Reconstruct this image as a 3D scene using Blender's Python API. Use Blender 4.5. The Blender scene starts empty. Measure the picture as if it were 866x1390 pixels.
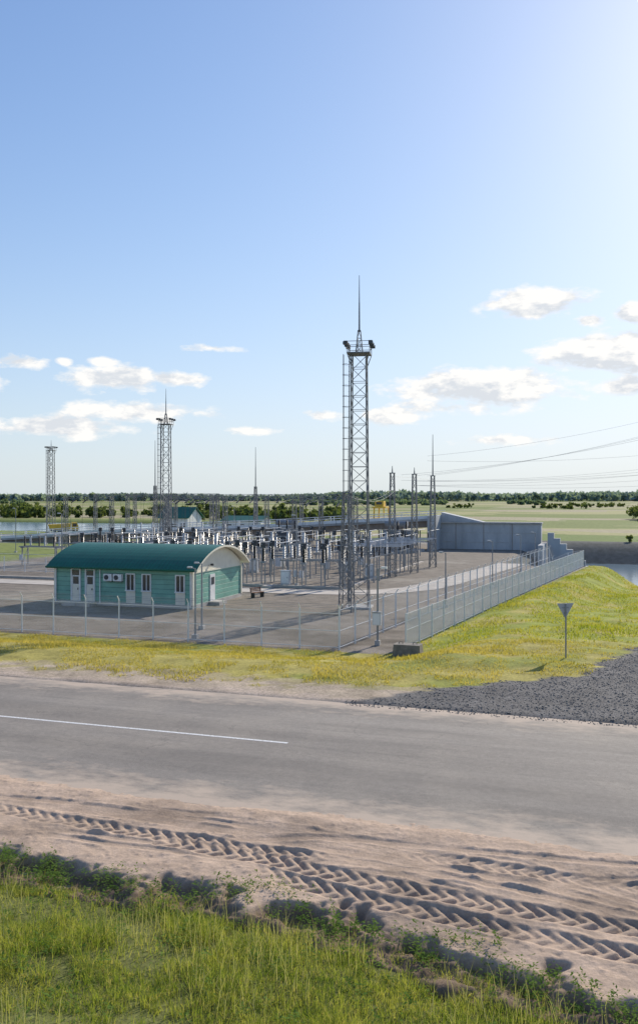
import bpy, math, random
import numpy as np
from mathutils import Vector
random.seed(7); rng=np.random.default_rng(7)
scene=bpy.context.scene
rad=math.radians
# ---------------------------------------------------------------- helpers
def link(o,parent=None):
    scene.collection.objects.link(o)
    if parent: o.parent=parent
    return o
def nm(name):
    m=bpy.data.materials.new(name); m.use_nodes=True
    nt=m.node_tree; nt.nodes.clear()
    out=nt.nodes.new('ShaderNodeOutputMaterial')
    return m,nt,out
def noise(nt,scale,detail=4,rough=.6,vec=None,stretch=None,off=None):
    n=nt.nodes.new('ShaderNodeTexNoise'); n.inputs['Scale'].default_value=scale
    n.inputs['Detail'].default_value=detail; n.inputs['Roughness'].default_value=rough
    if vec is None:
        g=nt.nodes.new('ShaderNodeNewGeometry'); vec=g.outputs['Position']
    if stretch:
        mp=nt.nodes.new('ShaderNodeMapping'); mp.inputs['Scale'].default_value=stretch
        if off: mp.inputs['Location'].default_value=off
        nt.links.new(vec,mp.inputs['Vector']); vec=mp.outputs[0]
    nt.links.new(vec,n.inputs['Vector'])
    return n.outputs['Fac']
def mrange(nt,v,a,b,c=0.,d=1.):
    n=nt.nodes.new('ShaderNodeMapRange'); nt.links.new(v,n.inputs['Value'])
    for k,x in zip(('From Min','From Max','To Min','To Max'),(a,b,c,d)): n.inputs[k].default_value=x
    return n.outputs['Result']
def mix(nt,fac,a,b,mode='MIX'):
    n=nt.nodes.new('ShaderNodeMix'); n.data_type='RGBA'; n.blend_type=mode
    for sock,val in ((n.inputs[0],fac),(n.inputs[6],a),(n.inputs[7],b)):
        if isinstance(val,(int,float)): sock.default_value=val
        elif isinstance(val,tuple): sock.default_value=(val[0],val[1],val[2],1)
        else: nt.links.new(val,sock)
    return n.outputs[2]
def mth(nt,op,a,b=None):
    n=nt.nodes.new('ShaderNodeMath'); n.operation=op
    for i,val in enumerate((a,b)):
        if val is None: continue
        if isinstance(val,(int,float)): n.inputs[i].default_value=val
        else: nt.links.new(val,n.inputs[i])
    return n.outputs[0]
def bsdf(nt,out,col,rough=.8,metal=0.,bump=None,spec=.5):
    p=nt.nodes.new('ShaderNodeBsdfPrincipled')
    if isinstance(col,tuple): p.inputs['Base Color'].default_value=(col[0],col[1],col[2],1)
    else: nt.links.new(col,p.inputs['Base Color'])
    p.inputs['Roughness'].default_value=rough; p.inputs['Metallic'].default_value=metal
    p.inputs['Specular IOR Level'].default_value=spec
    if bump:
        b=nt.nodes.new('ShaderNodeBump'); b.inputs['Strength'].default_value=bump[1]
        b.inputs['Distance'].default_value=bump[2]; nt.links.new(bump[0],b.inputs['Height'])
        nt.links.new(b.outputs[0],p.inputs['Normal'])
    nt.links.new(p.outputs[0],out.inputs['Surface']); return p
def simple(name,col,rough=.6,metal=0.,var=.25,scale=3.,spec=.5):
    m,nt,out=nm(name)
    f=noise(nt,scale,5)
    f=mrange(nt,f,.3,.7,1-var,1+var*.5)
    c=mix(nt,1.,col,f,'MULTIPLY')
    bsdf(nt,out,c,rough,metal,spec=spec); return m
def foliage(name,c1,c2,scale=1.5,trans=.45,c3=None):
    m,nt,out=nm(name)
    f=mrange(nt,noise(nt,scale,4),.35,.65)
    c=mix(nt,f,c1,c2)
    if c3: c=mix(nt,mrange(nt,noise(nt,scale*9,2),.52,.68),c,c3)
    d=nt.nodes.new('ShaderNodeBsdfDiffuse'); t=nt.nodes.new('ShaderNodeBsdfTranslucent')
    nt.links.new(c,d.inputs[0]); nt.links.new(mix(nt,1.,c,(1.15,1.1,.5),'MULTIPLY'),t.inputs[0])
    s=nt.nodes.new('ShaderNodeMixShader'); s.inputs[0].default_value=trans
    nt.links.new(d.outputs[0],s.inputs[1]); nt.links.new(t.outputs[0],s.inputs[2]); nt.links.new(s.outputs[0],out.inputs['Surface'])
    return m
_P=rng.random((256,256))
def vn(x,y):
    xi=np.floor(x).astype(int); yi=np.floor(y).astype(int); fx=x-xi; fy=y-yi
    fx=fx*fx*(3-2*fx); fy=fy*fy*(3-2*fy)
    a=_P[xi%256,yi%256]; b=_P[(xi+1)%256,yi%256]; c=_P[xi%256,(yi+1)%256]; d=_P[(xi+1)%256,(yi+1)%256]
    return (a*(1-fx)+b*fx)*(1-fy)+(c*(1-fx)+d*fx)*fy-.5
def fbm(x,y,o=4):
    r=0;a=1
    for i in range(o):
        r=r+a*vn(x+17.3*i,y+9.1*i); x=x*2.03;y=y*2.03;a*=.5
    return r
def sm(a,b,x):
    t=np.clip((x-a)/(b-a),0,1); return t*t*(3-2*t)
class MB:
    def __init__(s): s.v=[];s.f=[];s.m=[];s.mats=[]
    def mi(s,mat):
        if mat not in s.mats: s.mats.append(mat)
        return s.mats.index(mat)
    def add(s,vs,fs,mat):
        b=len(s.v); s.v+= [tuple(p) for p in vs]; k=s.mi(mat)
        for f in fs: s.f.append(tuple(i+b for i in f)); s.m.append(k)
    def box(s,c,d,mat):
        x,y,z=c;a,b,e=d[0]/2,d[1]/2,d[2]/2
        vs=[(x+i*a,y+j*b,z+k*e) for k in(-1,1) for j in(-1,1) for i in(-1,1)]
        s.add(vs,[(0,2,3,1),(4,5,7,6),(0,1,5,4),(2,6,7,3),(0,4,6,2),(1,3,7,5)],mat)
    def cyl(s,p,q,r1,r2,n,mat,caps=True):
        p=Vector(p);q=Vector(q);d=(q-p).normalized()
        up=Vector((0,0,1)) if abs(d.z)<.9 else Vector((1,0,0))
        u=d.cross(up).normalized(); w=d.cross(u)
        vs=[];off=math.pi/n
        for c,r in((p,r1),(q,r2)):
            for i in range(n):
                a=2*math.pi*i/n+off; vs.append(c+u*math.cos(a)*r+w*math.sin(a)*r)
        fs=[(i,(i+1)%n,n+(i+1)%n,n+i) for i in range(n)]
        if caps: fs+= [tuple(range(n-1,-1,-1)),tuple(range(n,2*n))]
        s.add(vs,fs,mat)
    def beam(s,p,q,w,mat): s.cyl(p,q,w*.707,w*.707,4,mat)
    def quad(s,a,b,c,d,mat): s.add([a,b,c,d],[(0,1,2,3)],mat)
    def mesh(s,name):
        me=bpy.data.meshes.new(name); me.from_pydata(s.v,[],s.f)
        for m in s.mats: me.materials.append(m)
        me.polygons.foreach_set('material_index',s.m); me.update(); return me
    def obj(s,name,loc=(0,0,0),rz=0,parent=None,smooth=False):
        me=s.mesh(name)
        if smooth: me.polygons.foreach_set('use_smooth',[True]*len(me.polygons))
        o=bpy.data.objects.new(name,me); o.location=loc; o.rotation_euler[2]=rz
        return link(o,parent)
def tri_mesh(name,V,F,mat,cols=None,smooth=False):
    me=bpy.data.meshes.new(name); n=F.shape[1]
    me.vertices.add(len(V)); me.vertices.foreach_set('co',V.astype(np.float32).ravel())
    me.loops.add(F.size); me.loops.foreach_set('vertex_index',F.astype(np.int32).ravel())
    me.polygons.add(len(F)); me.polygons.foreach_set('loop_start',np.arange(0,F.size,n,dtype=np.int32))
    try: me.polygons.foreach_set('loop_total',np.full(len(F),n,dtype=np.int32))
    except Exception: pass
    me.update(calc_edges=True); me.validate()
    if smooth: me.polygons.foreach_set('use_smooth',np.ones(len(me.polygons),dtype=bool))
    if cols is not None:
        ca=me.color_attributes.new('zone','FLOAT_COLOR','POINT'); ca.data.foreach_set('color',cols.astype(np.float32).ravel())
    me.materials.append(mat)
    return link(bpy.data.objects.new(name,me))
def grid(xs,ys):
    X,Y=np.meshgrid(xs,ys); nx=len(xs);ny=len(ys)
    i=np.arange(ny-1)[:,None]*nx+np.arange(nx-1)[None,:]
    F=np.stack([i,i+1,i+nx+1,i+nx],-1).reshape(-1,4)
    return X.ravel(),Y.ravel(),F
# ---------------------------------------------------------------- terrain
def xf(Y): return -12+(Y-52)*.13
def EDGE(X): # line where the foreground grass meets the sand shoulder
    X=np.asarray(X,float)
    return 15.1-np.clip((X+5.8)*.26,0,2.4)
def gx(Y):
    return np.interp(Y,[29,31.7,34.2,37.9,42.8,49.5,60,120],[-9,-8.1,-4.9,-1.2,-.1,1.2,3.2,12])
def HT(X,Y):
    X=np.asarray(X,float);Y=np.asarray(Y,float)
    z=1.30+0*X
    z=z+sm(29.3,30.2,Y)*.34+ (Y>29)*fbm(X*.9,Y*.9,4)*.06
    e0=EDGE(X)-.8
    z=np.where(Y<e0,1.36+np.clip(e0-Y,0,26)*.2+fbm(X*.8,Y*.8,3)*.14,z)
    k=sm(35,48,Y); z=z*(1-k)
    b=np.clip(1.6-(Y-40)*.049,-2.6,1.6)+fbm(X*.3,Y*.3,4)*.22
    w=sm(xf(Y)+.8,xf(Y)+7,X)*sm(33,40,Y)
    z=z*(1-w)+b*w+.55*np.exp(-((X-xf(Y)-3.2)/2)**2)*sm(54,72,Y)
    z=z-sm(1,12,X-(Y-80)*.02)*2.9*sm(84,108,Y)*(Y<118)-sm(14,26,X)*3*sm(60,80,Y)*(Y<118)
    cm=sm(-15,-7,X)*sm(116.5,124,Y)*(1-sm(166,182,Y))
    z=z*(1-cm)-5.5*cm
    rm=(1-sm(-125,-105,X))*sm(196,208,Y)*(1-sm(285,300,Y))
    z=z*(1-rm)-4*rm
    far=sm(182,260,Y)*(1-rm)
    z=z*(1-far)+far*(-.6+fbm(X*.01,Y*.01,3)*1.2)
    return z
def axis(segs):
    r=[]
    for a,b,st in segs: r+=list(np.arange(a,b,st))
    return r
def geo(a,first,limit,ratio=1.18):
    r=[];st=first;x=a
    while abs(x)<limit: 
        x+=st; r.append(x); st*=ratio
    return r
xs=sorted(geo(-60,-1.2,6000,1.12))+axis([(-60,-30,.8),(-30,8,.3),(8,30,1.)])+geo(30,1.2,6000,1.15)
ys=sorted(geo(-4,-2,300,1.3))+axis([(-4,28,.5),(28,52,.22),(52,120,.7),(120,320,2.5)])+geo(320,3,7000,1.1)
X,Y,F=grid(np.array(xs),np.array(ys))
Z=HT(X,Y)
C=np.zeros((len(X),4)); C[:,:3]=(.20,.24,.07)
def put(mask,col,a=None):
    m=np.clip(mask,0,1)[:,None]; C[:,:3]=C[:,:3]*(1-m)+np.array(col)*m
    if a is not None: C[:,3]=C[:,3]*(1-m[:,0])+a*m[:,0]
n1=fbm(X*.35,Y*.35,4); n2=fbm(X*1.3,Y*1.3,3)
put((fbm(X*.006,Y*.03,3)>.05)*(Y>190),(.38,.36,.16))
put((fbm(X*.004+5,Y*.02,3)>.2)*(Y>190),(.40,.35,.22))
put((Y<16)*1.,(.14,.15,.045))
put(((Y>31.7+n2*1.2)&(Y<60))*1.,(.42,.36,.10))
put(((Y>31.7)&(Y<60))*sm(0,.35,n1),(.28,.29,.06))
put(((Y>14.5)&(Y<31.9+n2*1.6))*1.,(.50,.40,.31),.3)
put(sm(-.1,.0,-(np.abs(Y-31.9)-1.2)+n2)*.6*(Y>29)*(Y<34),(.46,.37,.26),.3)
bk=sm(xf(Y)+.5,xf(Y)+1.5,X+n2)*sm(46,52,Y+n1*3)*(Y<125)
put(bk,(.30,.33,.05)); put(bk*sm(.0,.3,n1),(.44,.38,.10))
yd=((Y>48.4)&(X<xf(Y)+.4)&(Y<168))*1.*(1-((X<-78)&(Y>88)))
put(yd,(.25,.215,.175),1.)
put(yd*sm(.05,.5,fbm(X*.08,Y*.15,4))*(Y>64),(.35,.31,.255),.8)
put(yd*sm(-.05,.35,fbm(X*.3+7,Y*.6,4))*(Y<64),(.17,.145,.115),.8)  # dark patches paint the shadow area before the building into the gravel
put(yd*sm(.1,.4,fbm(X*.15+27,Y*.3,4))*(Y<64),(.30,.26,.22),.8)
put(((X<-78)&(Y>88)&(Y<196))*1.,(.24,.28,.08),0)
put(((X<-78)&(Y>128)&(Y<160))*sm(-.1,.1,fbm(X*.04,Y*.1)),(.40,.36,.30),.5)
put((np.abs(Y-170)<3)*1.*(X<-20),(.42,.40,.36),.5)
gm=((X>gx(Y)+n2*1.0)&(Y>29)&(Y<118)&(X<14))*1.
put(gm,(.17,.16,.15),1.)
cb=((X>-14)&(Y>119)&(Y<183))*1.; put(cb,(.12,.125,.115),1.)
put(((X>-30)&(Y>183)&(Y<215))*1.,(.17,.23,.06))
m,nt,out=nm('ground_mat')
att=nt.nodes.new('ShaderNodeAttribute'); att.attribute_name='zone'
fine=noise(nt,9,6,.7); med=noise(nt,.9,5); peb=noise(nt,22,3,.8)
c=mix(nt,1.,att.outputs['Color'],mrange(nt,fine,.3,.7,.6,1.35),'MULTIPLY')
c=mix(nt,1.,c,mrange(nt,med,.3,.7,.72,1.2),'MULTIPLY')
sp=mix(nt,1.,c,mrange(nt,peb,.35,.65,.5,1.5),'MULTIPLY')
c=mix(nt,att.outputs['Alpha'],c,sp)
bsdf(nt,out,c,.95,bump=(peb,.5,.05),spec=.15)
tri_mesh('ground',np.stack([X,Y,Z],-1),F,m,C,True)
# ---------------------------------------------------------------- road
m,nt,out=nm('asphalt')
a=noise(nt,.5,5,.6,stretch=(.12,1.3,1)); b=noise(nt,60,3,.7); d=noise(nt,.35,4); st=noise(nt,1.,6,.65,stretch=(.25,2.2,1)); gr=noise(nt,6.,6,.75)
c=mix(nt,mrange(nt,a,.35,.68),(.225,.20,.172),(.315,.28,.24))
c=mix(nt,mrange(nt,d,.45,.7,0,.5),c,(.38,.33,.27))
c=mix(nt,mrange(nt,st,.5,.7,0,.5),c,(.19,.172,.152))
c=mix(nt,1.,c,mrange(nt,gr,.3,.7,.86,1.12),'MULTIPLY')
c=mix(nt,1.,c,mrange(nt,b,.3,.7,.68,1.25),'MULTIPLY')
vo=nt.nodes.new('ShaderNodeTexVoronoi'); vo.feature='DISTANCE_TO_EDGE'; vo.inputs['Scale'].default_value=.33
g=nt.nodes.new('ShaderNodeNewGeometry'); mp=nt.nodes.new('ShaderNodeMapping'); mp.inputs['Scale'].default_value=(.7,1.,1)
wn=nt.nodes.new('ShaderNodeTexNoise'); wn.inputs['Scale'].default_value=1.5; wn.inputs['Detail'].default_value=5
nt.links.new(g.outputs['Position'],wn.inputs['Vector'])
mv=nt.nodes.new('ShaderNodeMix'); mv.data_type='VECTOR'; mv.inputs[0].default_value=.12
nt.links.new(g.outputs['Position'],mv.inputs[4]); 
sc_=nt.nodes.new('ShaderNodeVectorMath'); sc_.operation='SCALE'; sc_.inputs['Scale'].default_value=10; nt.links.new(wn.outputs['Color'],sc_.inputs[0]); nt.links.new(sc_.outputs[0],mv.inputs[5])
nt.links.new(mv.outputs[1],mp.inputs['Vector']); nt.links.new(mp.outputs[0],vo.inputs['Vector'])
cr=mth(nt,'MULTIPLY',mrange(nt,vo.outputs['Distance'],.002,.007,.35,0),mrange(nt,d,.45,.6))
c=mix(nt,cr,c,(.08,.075,.07))
sx=nt.nodes.new('ShaderNodeSeparateXYZ'); nt.links.new(g.outputs['Position'],sx.inputs[0])
e=mth(nt,'ABSOLUTE',mth(nt,'SUBTRACT',sx.outputs['Y'],24.5))
e=mth(nt,'ADD',e,mrange(nt,noise(nt,1.6,6,.7,stretch=(.5,1,1)),.2,.8,-1.6,1.6))
c=mix(nt,mrange(nt,e,3.9,5.4,0,.92),c,(.54,.43,.33))
bsdf(nt,out,c,.85,bump=(b,.35,.01),spec=.25)
rx=np.array(sorted(geo(-40,-4,900))+list(np.arange(-40,30,1.))+geo(30,4,900)); ry=np.linspace(19.0,30.0,12)
X,Y,F=grid(rx,ry); tri_mesh('road',np.stack([X,Y,1.60+.04*(1-((Y-24.5)/5.5)**2)],-1),F,m)
m,nt,out=nm('road_paint')
w=noise(nt,14,6,.75); c=mix(nt,mrange(nt,w,.46,.64),(.80,.79,.76),(.42,.39,.35)); bsdf(nt,out,c,.7)
mb=MB()
for x0 in (-150,-126,-102,-78,-54,-30.0,8,32,56):
    x1=x0+ (20.9 if x0==-30 else 12)
    n=8
    for i in range(n):
        a=x0+(x1-x0)*i/n; b_=x0+(x1-x0)*(i+1)/n
        mb.quad((a,24.34,1.644),(b_,24.34,1.644),(b_,24.47,1.644),(a,24.47,1.644),m)
mb.obj('road_marking')
# ---------------------------------------------------------------- sand shoulder with tyre tracks
sxs=np.concatenate([np.arange(-60,-15,.5),np.arange(-15,4.5,.035),np.arange(4.5,40,.5)])
sys_=np.arange(11.4,20.3,.035)
X,Y,F=grid(sxs,sys_)
big=fbm(X*.45,Y*.7,4); fin=fbm(X*3.2,Y*3.2,4); lump=fbm(X*1.3+3,Y*1.3,4); peb2=fbm(X*9,Y*9,2)
base0=1.585+.045*sm(17.6,18.7,Y)-.11*np.maximum(Y-18.9,0)
Z=base0+big*.04+fin*.024+np.maximum(peb2-.25,0)*.06
dist=np.zeros_like(X)
def track(yc,w,depth,tread,pitch,chev,lo=-99,hi=99,amp=1.,lowclip=.05):
    global Z,dist
    dx=Y-yc; on=sm(lo,lo+1.5,X)*(1-sm(hi-1.5,hi,X))*np.clip(.8+2.6*fbm(X*.6+yc.mean(),Y*.2,3),lowclip,1)
    ins=(1-sm(w/2-.04,w/2+.03,np.abs(dx)))*on
    berm=np.exp(-((np.abs(dx)-w/2-.07)/.055)**2)*on*np.clip(.5+2*fbm(X*1.1,Y*.3+8,3),0,1)
    Z=Z*(1-ins)+(base0+big*.04-.01-depth+fin*.008)*ins+berm*.026*amp*(1+fin)
    if tread:
        ph=(X+chev*np.abs(dx))/pitch+fin*.07
        s=np.abs((ph%1)-.5)*2
        Z=Z+ins*tread*(sm(.35,.6,s)-.5)*np.clip(.95+fin*.9,.3,1.1)
    else:
        Z=Z+ins*.008*np.sin(dx*2*np.pi/.075)
    dist=np.maximum(dist,ins)
track(17.9-(X+12)*.045+.12*np.sin(X*.5),.55,.006,.0,.2,0,lo=-20,hi=8,amp=.7)
track(18.35+.03*(X+5)+.2*np.sin(X*.3),.22,.010,0,.2,0,lo=-11,hi=8,amp=.5)
for q,(y0_,x0_,k_) in enumerate(((16.3,-13,.00056),(16.6,-13,.00056),(18.4,-12,-.0008),(18.15,-12,-.0008),(17.8,-9,-.0022),(17.55,-9,-.0022))):
    track(y0_+k_*(X-x0_)**3,.2,.011,0,.2,0,lo=x0_+1,hi=x0_+15,amp=.6)
for q,(y0_,x0_,k_) in enumerate(((17.5,-7,-.014),(17.15,-7,-.014),(18.3,-10,-.02),(18.6,-6.5,-.03),(16.0,0,.05),(18.2,-4,-.06))):
    track(y0_+k_*(X-x0_)**2,.24,.013,0,.2,0,lo=x0_-5,hi=x0_+8,amp=.6)
track(17.75-.09*(X+3)+.1*np.sin(X*.5+1),.42,.02,.03,.30,-1.0,lo=-5,hi=5,lowclip=.3)
track(17.1-.06*(X+9)-.10*np.sin(X*.4),.50,.038,.058,.33,1.0,lo=-14.5,hi=-5,lowclip=.6)
track(16.45-.09*(X+6)+.1*np.sin(X*.6),.56,.045,.066,.35,1.0,lo=-9.8,hi=6,lowclip=.75)
track(15.55-.14*(X+4)+.08*np.sin(X*.6),.56,.045,.062,.35,1.0,lo=-7,hi=6,lowclip=.6)
EX=EDGE(X)
ed=1-sm(EX-.45,EX+.30,Y+lump*1.1)
Z=Z-ed*.16+ed*lump*.24+ed*fin*.09
Z=Z-(1-sm(EX-1.5,EX-.75,Y+lump*.5))*.5-(Y<EX-1.2)*.8
C=np.zeros((len(X),4))
C[:,:3]=(.59,.44,.325)
wet=sm(.0,.3,fbm(X*.5+9,Y*.6,4))*.22+dist*.10
C[:,:3]*= (1-wet)[:,None]
dk=np.clip(ed*1.1,0,1)[:,None]; C[:,:3]=C[:,:3]*(1-dk)+np.array((.23,.165,.115))*dk
m,nt,out=nm('sand')
att=nt.nodes.new('ShaderNodeAttribute'); att.attribute_name='zone'
f1=noise(nt,14,7,.75); f2=noise(nt,2.2,4)
c=mix(nt,1.,att.outputs['Color'],mrange(nt,f1,.3,.7,.76,1.13),'MULTIPLY'); c=mix(nt,1.,c,mrange(nt,f2,.3,.7,.82,1.1),'MULTIPLY')
bsdf(nt,out,c,.95,bump=(f1,.55,.035),spec=.1)
tri_mesh('sand_shoulder',np.stack([X,Y,Z],-1),F,m,C,True)
# ---------------------------------------------------------------- yard roads
concm=simple('light_concrete',(.54,.48,.41),.9,0,.25,.8)
mb=MB()
def strip(pts,w):
    L=[];R=[]
    for i,(x,y) in enumerate(pts):
        a=pts[max(i-1,0)];b=pts[min(i+1,len(pts)-1)]
        d=Vector((b[0]-a[0],b[1]-a[1])).normalized(); n=Vector((-d.y,d.x))*w/2
        L.append((x+n.x,y+n.y,.035));R.append((x-n.x,y-n.y,.035))
    for i in range(len(pts)-1): mb.quad(R[i],R[i+1],L[i+1],L[i],concm)
strip([(-78,77.5),(-40,77.5),(-27,77.5),(-23,78.3),(-20,80.5),(-17.8,84),(-16.6,90),(-14.8,103),(-13.5,113),(-12.8,119)],3.6)
mb.obj('service_road')
mb=MB()
for (cx,cy,lx_,ly_) in ((-47,81.2,44,.35),(-24.4,100,.35,34),(-32,80.2,.9,.9)): mb.box((cx,cy,.11),(lx_,ly_,.22),concm)
mb.obj('cable_trench_cover')
# ---------------------------------------------------------------- water
m,nt,out=nm('water_mat')
w=noise(nt,1.2,4,.6,stretch=(1,2.5,1)); bsdf(nt,out,(.12,.20,.26),.15,bump=(w,.06,.05))
mb=MB(); mb.quad((-16,117,-3.6),(260,117,-3.6),(260,180,-3.6),(-16,180,-3.6),m); mb.obj('water')
mb=MB(); mb.quad((-1600,196,-1.2),(-106,196,-1.2),(-106,300,-1.2),(-1600,300,-1.2),m); mb.obj('water')
# ---------------------------------------------------------------- grass
def blades(name,P,h,w,mat,lean=.5):
    n=len(P); a=rng.random(n)*2*np.pi; h=h*(.5+1.*rng.random(n)); w=w*(.7+.6*rng.random(n))
    u=np.stack([np.cos(a),np.sin(a),np.zeros(n)],-1)*w[:,None]
    b=rng.random(n)*2*np.pi; l=lean*rng.random(n)
    d=np.stack([np.cos(b)*l,np.sin(b)*l,np.zeros(n)],-1)*h[:,None]
    up=np.array([0,0,1.])[None]*h[:,None]
    v=np.stack([P-u,P+u,P+d*.35+up*.55+u*.7,P+d*.35+up*.55-u*.7,P+d+up*(1-.3*l[:,None])],1).reshape(-1,3)
    i=np.arange(n)[:,None]*5
    F=np.stack([i+np.array([[0,1,2]]),i+np.array([[0,2,3]]),i+np.array([[3,2,4]])],1).reshape(-1,3)
    return tri_mesh(name,v,F,mat)
gfg=foliage('grass_fg',(.18,.26,.05),(.38,.41,.11),1.1,.5,(.50,.45,.21))
n=135000
px=rng.uniform(-12.5,3,n); py=rng.uniform(7.5,15.8,n)
dens=fbm(px*.9,py*.9,4); edge=EDGE(px)+fbm(px*.8+2,py*0+1,4)*1.3-.0
keep=(py<edge)&((dens>-.16)|(rng.random(n)<.18))&(rng.random(n)<np.clip((edge-py)*.8+.05,0.03,1))
px,py=px[keep],py[keep]
P=np.stack([px,py,HT(px,py)-.02],-1)
tall=np.clip(fbm(px*.9+4,py*.9,4)+.3,0,1)
hh=.10+.26*tall+.10*np.exp(-((py-EDGE(px)+.9)/.5)**2)*(px<-3)
blades('foreground_grass',P,hh,.006,gfg,1.2)
n=3600; px=rng.uniform(-12.5,2,n); py=rng.uniform(8,14.9,n); k=(py<EDGE(px)-.4)&(fbm(px*.6+3,py*.6,3)>-.1); px,py=px[k],py[k]; P=np.stack([px,py,HT(px,py)],-1)
straw=foliage('straw',(.54,.50,.30),(.42,.44,.19),2,.4)
blades('grass_stalk',P,np.full(len(px),.52),.0045,straw,.55)
weedm=foliage('weed_leaf',(.10,.18,.04),(.22,.32,.075),3,.45)
V=[];Fl=[]
for k in range(820):
    x=random.uniform(-13,3.2); ey=float(EDGE(x))+float(fbm(np.array([x*.8+2]),np.array([1.]),4)[0])*1.3
    y=ey-abs(random.gauss(0,.5))+.15 if k<560 else random.uniform(8,14)
    if y>ey+.15: continue
    z0=max(float(HT(x,y)),1.38)
    hs=random.uniform(.10,.5)
    for s in range(random.randint(12,34)):
        t=random.random(); a=random.random()*6.28; r=random.uniform(.02,.17)*(1.2-t)
        c=np.array([x+math.cos(a)*r,y+math.sin(a)*r,z0+hs*t]); L=random.uniform(.022,.055)
        d=np.array([math.cos(a),math.sin(a),random.uniform(-.3,.6)]); d/=np.linalg.norm(d)
        sd=np.array([-math.sin(a),math.cos(a),0])*L*.35
        b=len(V); V+= [c-d*L*.3, c+d*L*.4+sd, c+d*L*1.2, c+d*L*.4-sd]; Fl.append((b,b+1,b+2,b+3))
tri_mesh('roadside_weeds',np.array(V),np.array(Fl),weedm)
gv=foliage('grass_verge',(.38,.35,.07),(.54,.45,.15),.35,.5,(.55,.47,.24))
n=90000
px=rng.uniform(-42,2,n); py=rng.uniform(31.0,48.6,n)
dd=fbm(px*.8,py*.8,4)
keep=(py>32.1+fbm(px*1.3,py*1.3,3)*1.6+fbm(px*.25,py*.1,2)*1.2)&(px<gx(py)-.2+dd)&(dd>-.18)
px,py=px[keep],py[keep]; P=np.stack([px,py,HT(px,py)-.02],-1)
blades('verge_grass',P,.09+.2*np.clip(fbm(px*.5,py*.5,3),0,1),.015,gv,1.1)
gb=foliage('grass_bank',(.28,.34,.045),(.50,.45,.11),.35,.5)
n=50000
py=rng.uniform(49,118,n); px=xf(py)+rng.uniform(.6,20,n)
keep=(px<gx(py)-.2)&(fbm(px*.5,py*.5,3)>-.2)
px,py=px[keep],py[keep]; P=np.stack([px,py,HT(px,py)-.03],-1)
blades('bank_grass',P,.12+.15*np.clip(fbm(px*.3,py*.3,3)+.3,0,1),.025,gb,1.2)
mst=simple('stone',(.225,.215,.20),.9,0,.6,14.)
n=24000; px=rng.uniform(-9,6,n); py=rng.uniform(29.6,50,n); keep=(px>gx(py)+fbm(px*1.3,py*1.3,3)*2.4); px,py=px[keep],py[keep]; n=len(px)
base=np.array([[1,0,0],[-1,0,0],[0,1,0],[0,-1,0],[0,0,1],[0,0,-1]],float)
Fo=np.array([[0,2,4],[2,1,4],[1,3,4],[3,0,4],[2,0,5],[1,2,5],[3,1,5],[0,3,5]])
sc=(.014+.036*rng.random(n)**3)[:,None,None]*(.6+.8*rng.random((n,6,1)))
V=(base[None]*sc)*np.array([1,1,.7]); a=rng.random(n)*6.28
ca,sa=np.cos(a)[:,None],np.sin(a)[:,None]
zz=np.where(py<30,1.61,HT(px,py)+.005)
V=np.stack([V[...,0]*ca-V[...,1]*sa,V[...,0]*sa+V[...,1]*ca,V[...,2]],-1)+np.stack([px,py,zz],-1)[:,None]
tri_mesh('gravel',V.reshape(-1,3),(np.arange(n)[:,None,None]*6+Fo[None]).reshape(-1,3),mst)
# ---------------------------------------------------------------- materials for structures
galv=simple('galvanised_steel',(.30,.31,.32),.55,.2,.2,2.)
galvd=simple('backlit_steel',(.18,.19,.20),.6,.1,.2,2.)  # same galvanised steel, darkened in colour to look backlit
white=simple('white_paint',(.80,.80,.78),.5,0,.12,3.)
fencep=simple('fence_post_paint',(.78,.79,.78),.5,.0,.12,3.)
dark=simple('dark_steel',(.06,.065,.07),.5,.3,.2,3.)
porc=simple('brown_porcelain',(.04,.032,.03),.25,0,.2,3.)
porg=simple('grey_porcelain',(.58,.60,.62),.3,0,.15,3.)
concrete=simple('concrete',(.48,.46,.43),.9,0,.3,.6)
yellow=simple('yellow_paint',(.75,.48,.05),.5,0,.15,1.)
cream=simple('cream_paint',(.82,.77,.63),.6,0,.1,1.5)
glass=simple('window_glass',(.05,.06,.07),.08,0,.2,.5)
tyre=simple('rubber',(.03,.03,.03),.8)
def siding(name,col,axis_z=True,per=.19):
    m,nt,out=nm(name); g=nt.nodes.new('ShaderNodeNewGeometry'); s=nt.nodes.new('ShaderNodeSeparateXYZ'); nt.links.new(g.outputs['Position'],s.inputs[0])
    v=s.outputs['Z'] if axis_z else s.outputs['X']
    fr=mth(nt,'FRACT',mth(nt,'DIVIDE',v,per))
    h=mrange(nt,fr,.86,.95,1,.0)
    c=mix(nt,h,tuple(x*.5 for x in col),col)
    c=mix(nt,1.,c,mrange(nt,noise(nt,1.1,5),.3,.7,.8,1.1),'MULTIPLY')
    bsdf(nt,out,c,.45,bump=(h,.8,.02)); return m
gwall=siding('green_siding',(.20,.44,.35),True,.38)
groof=siding('green_roof_metal',(.0,.125,.07),False,.35)
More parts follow.
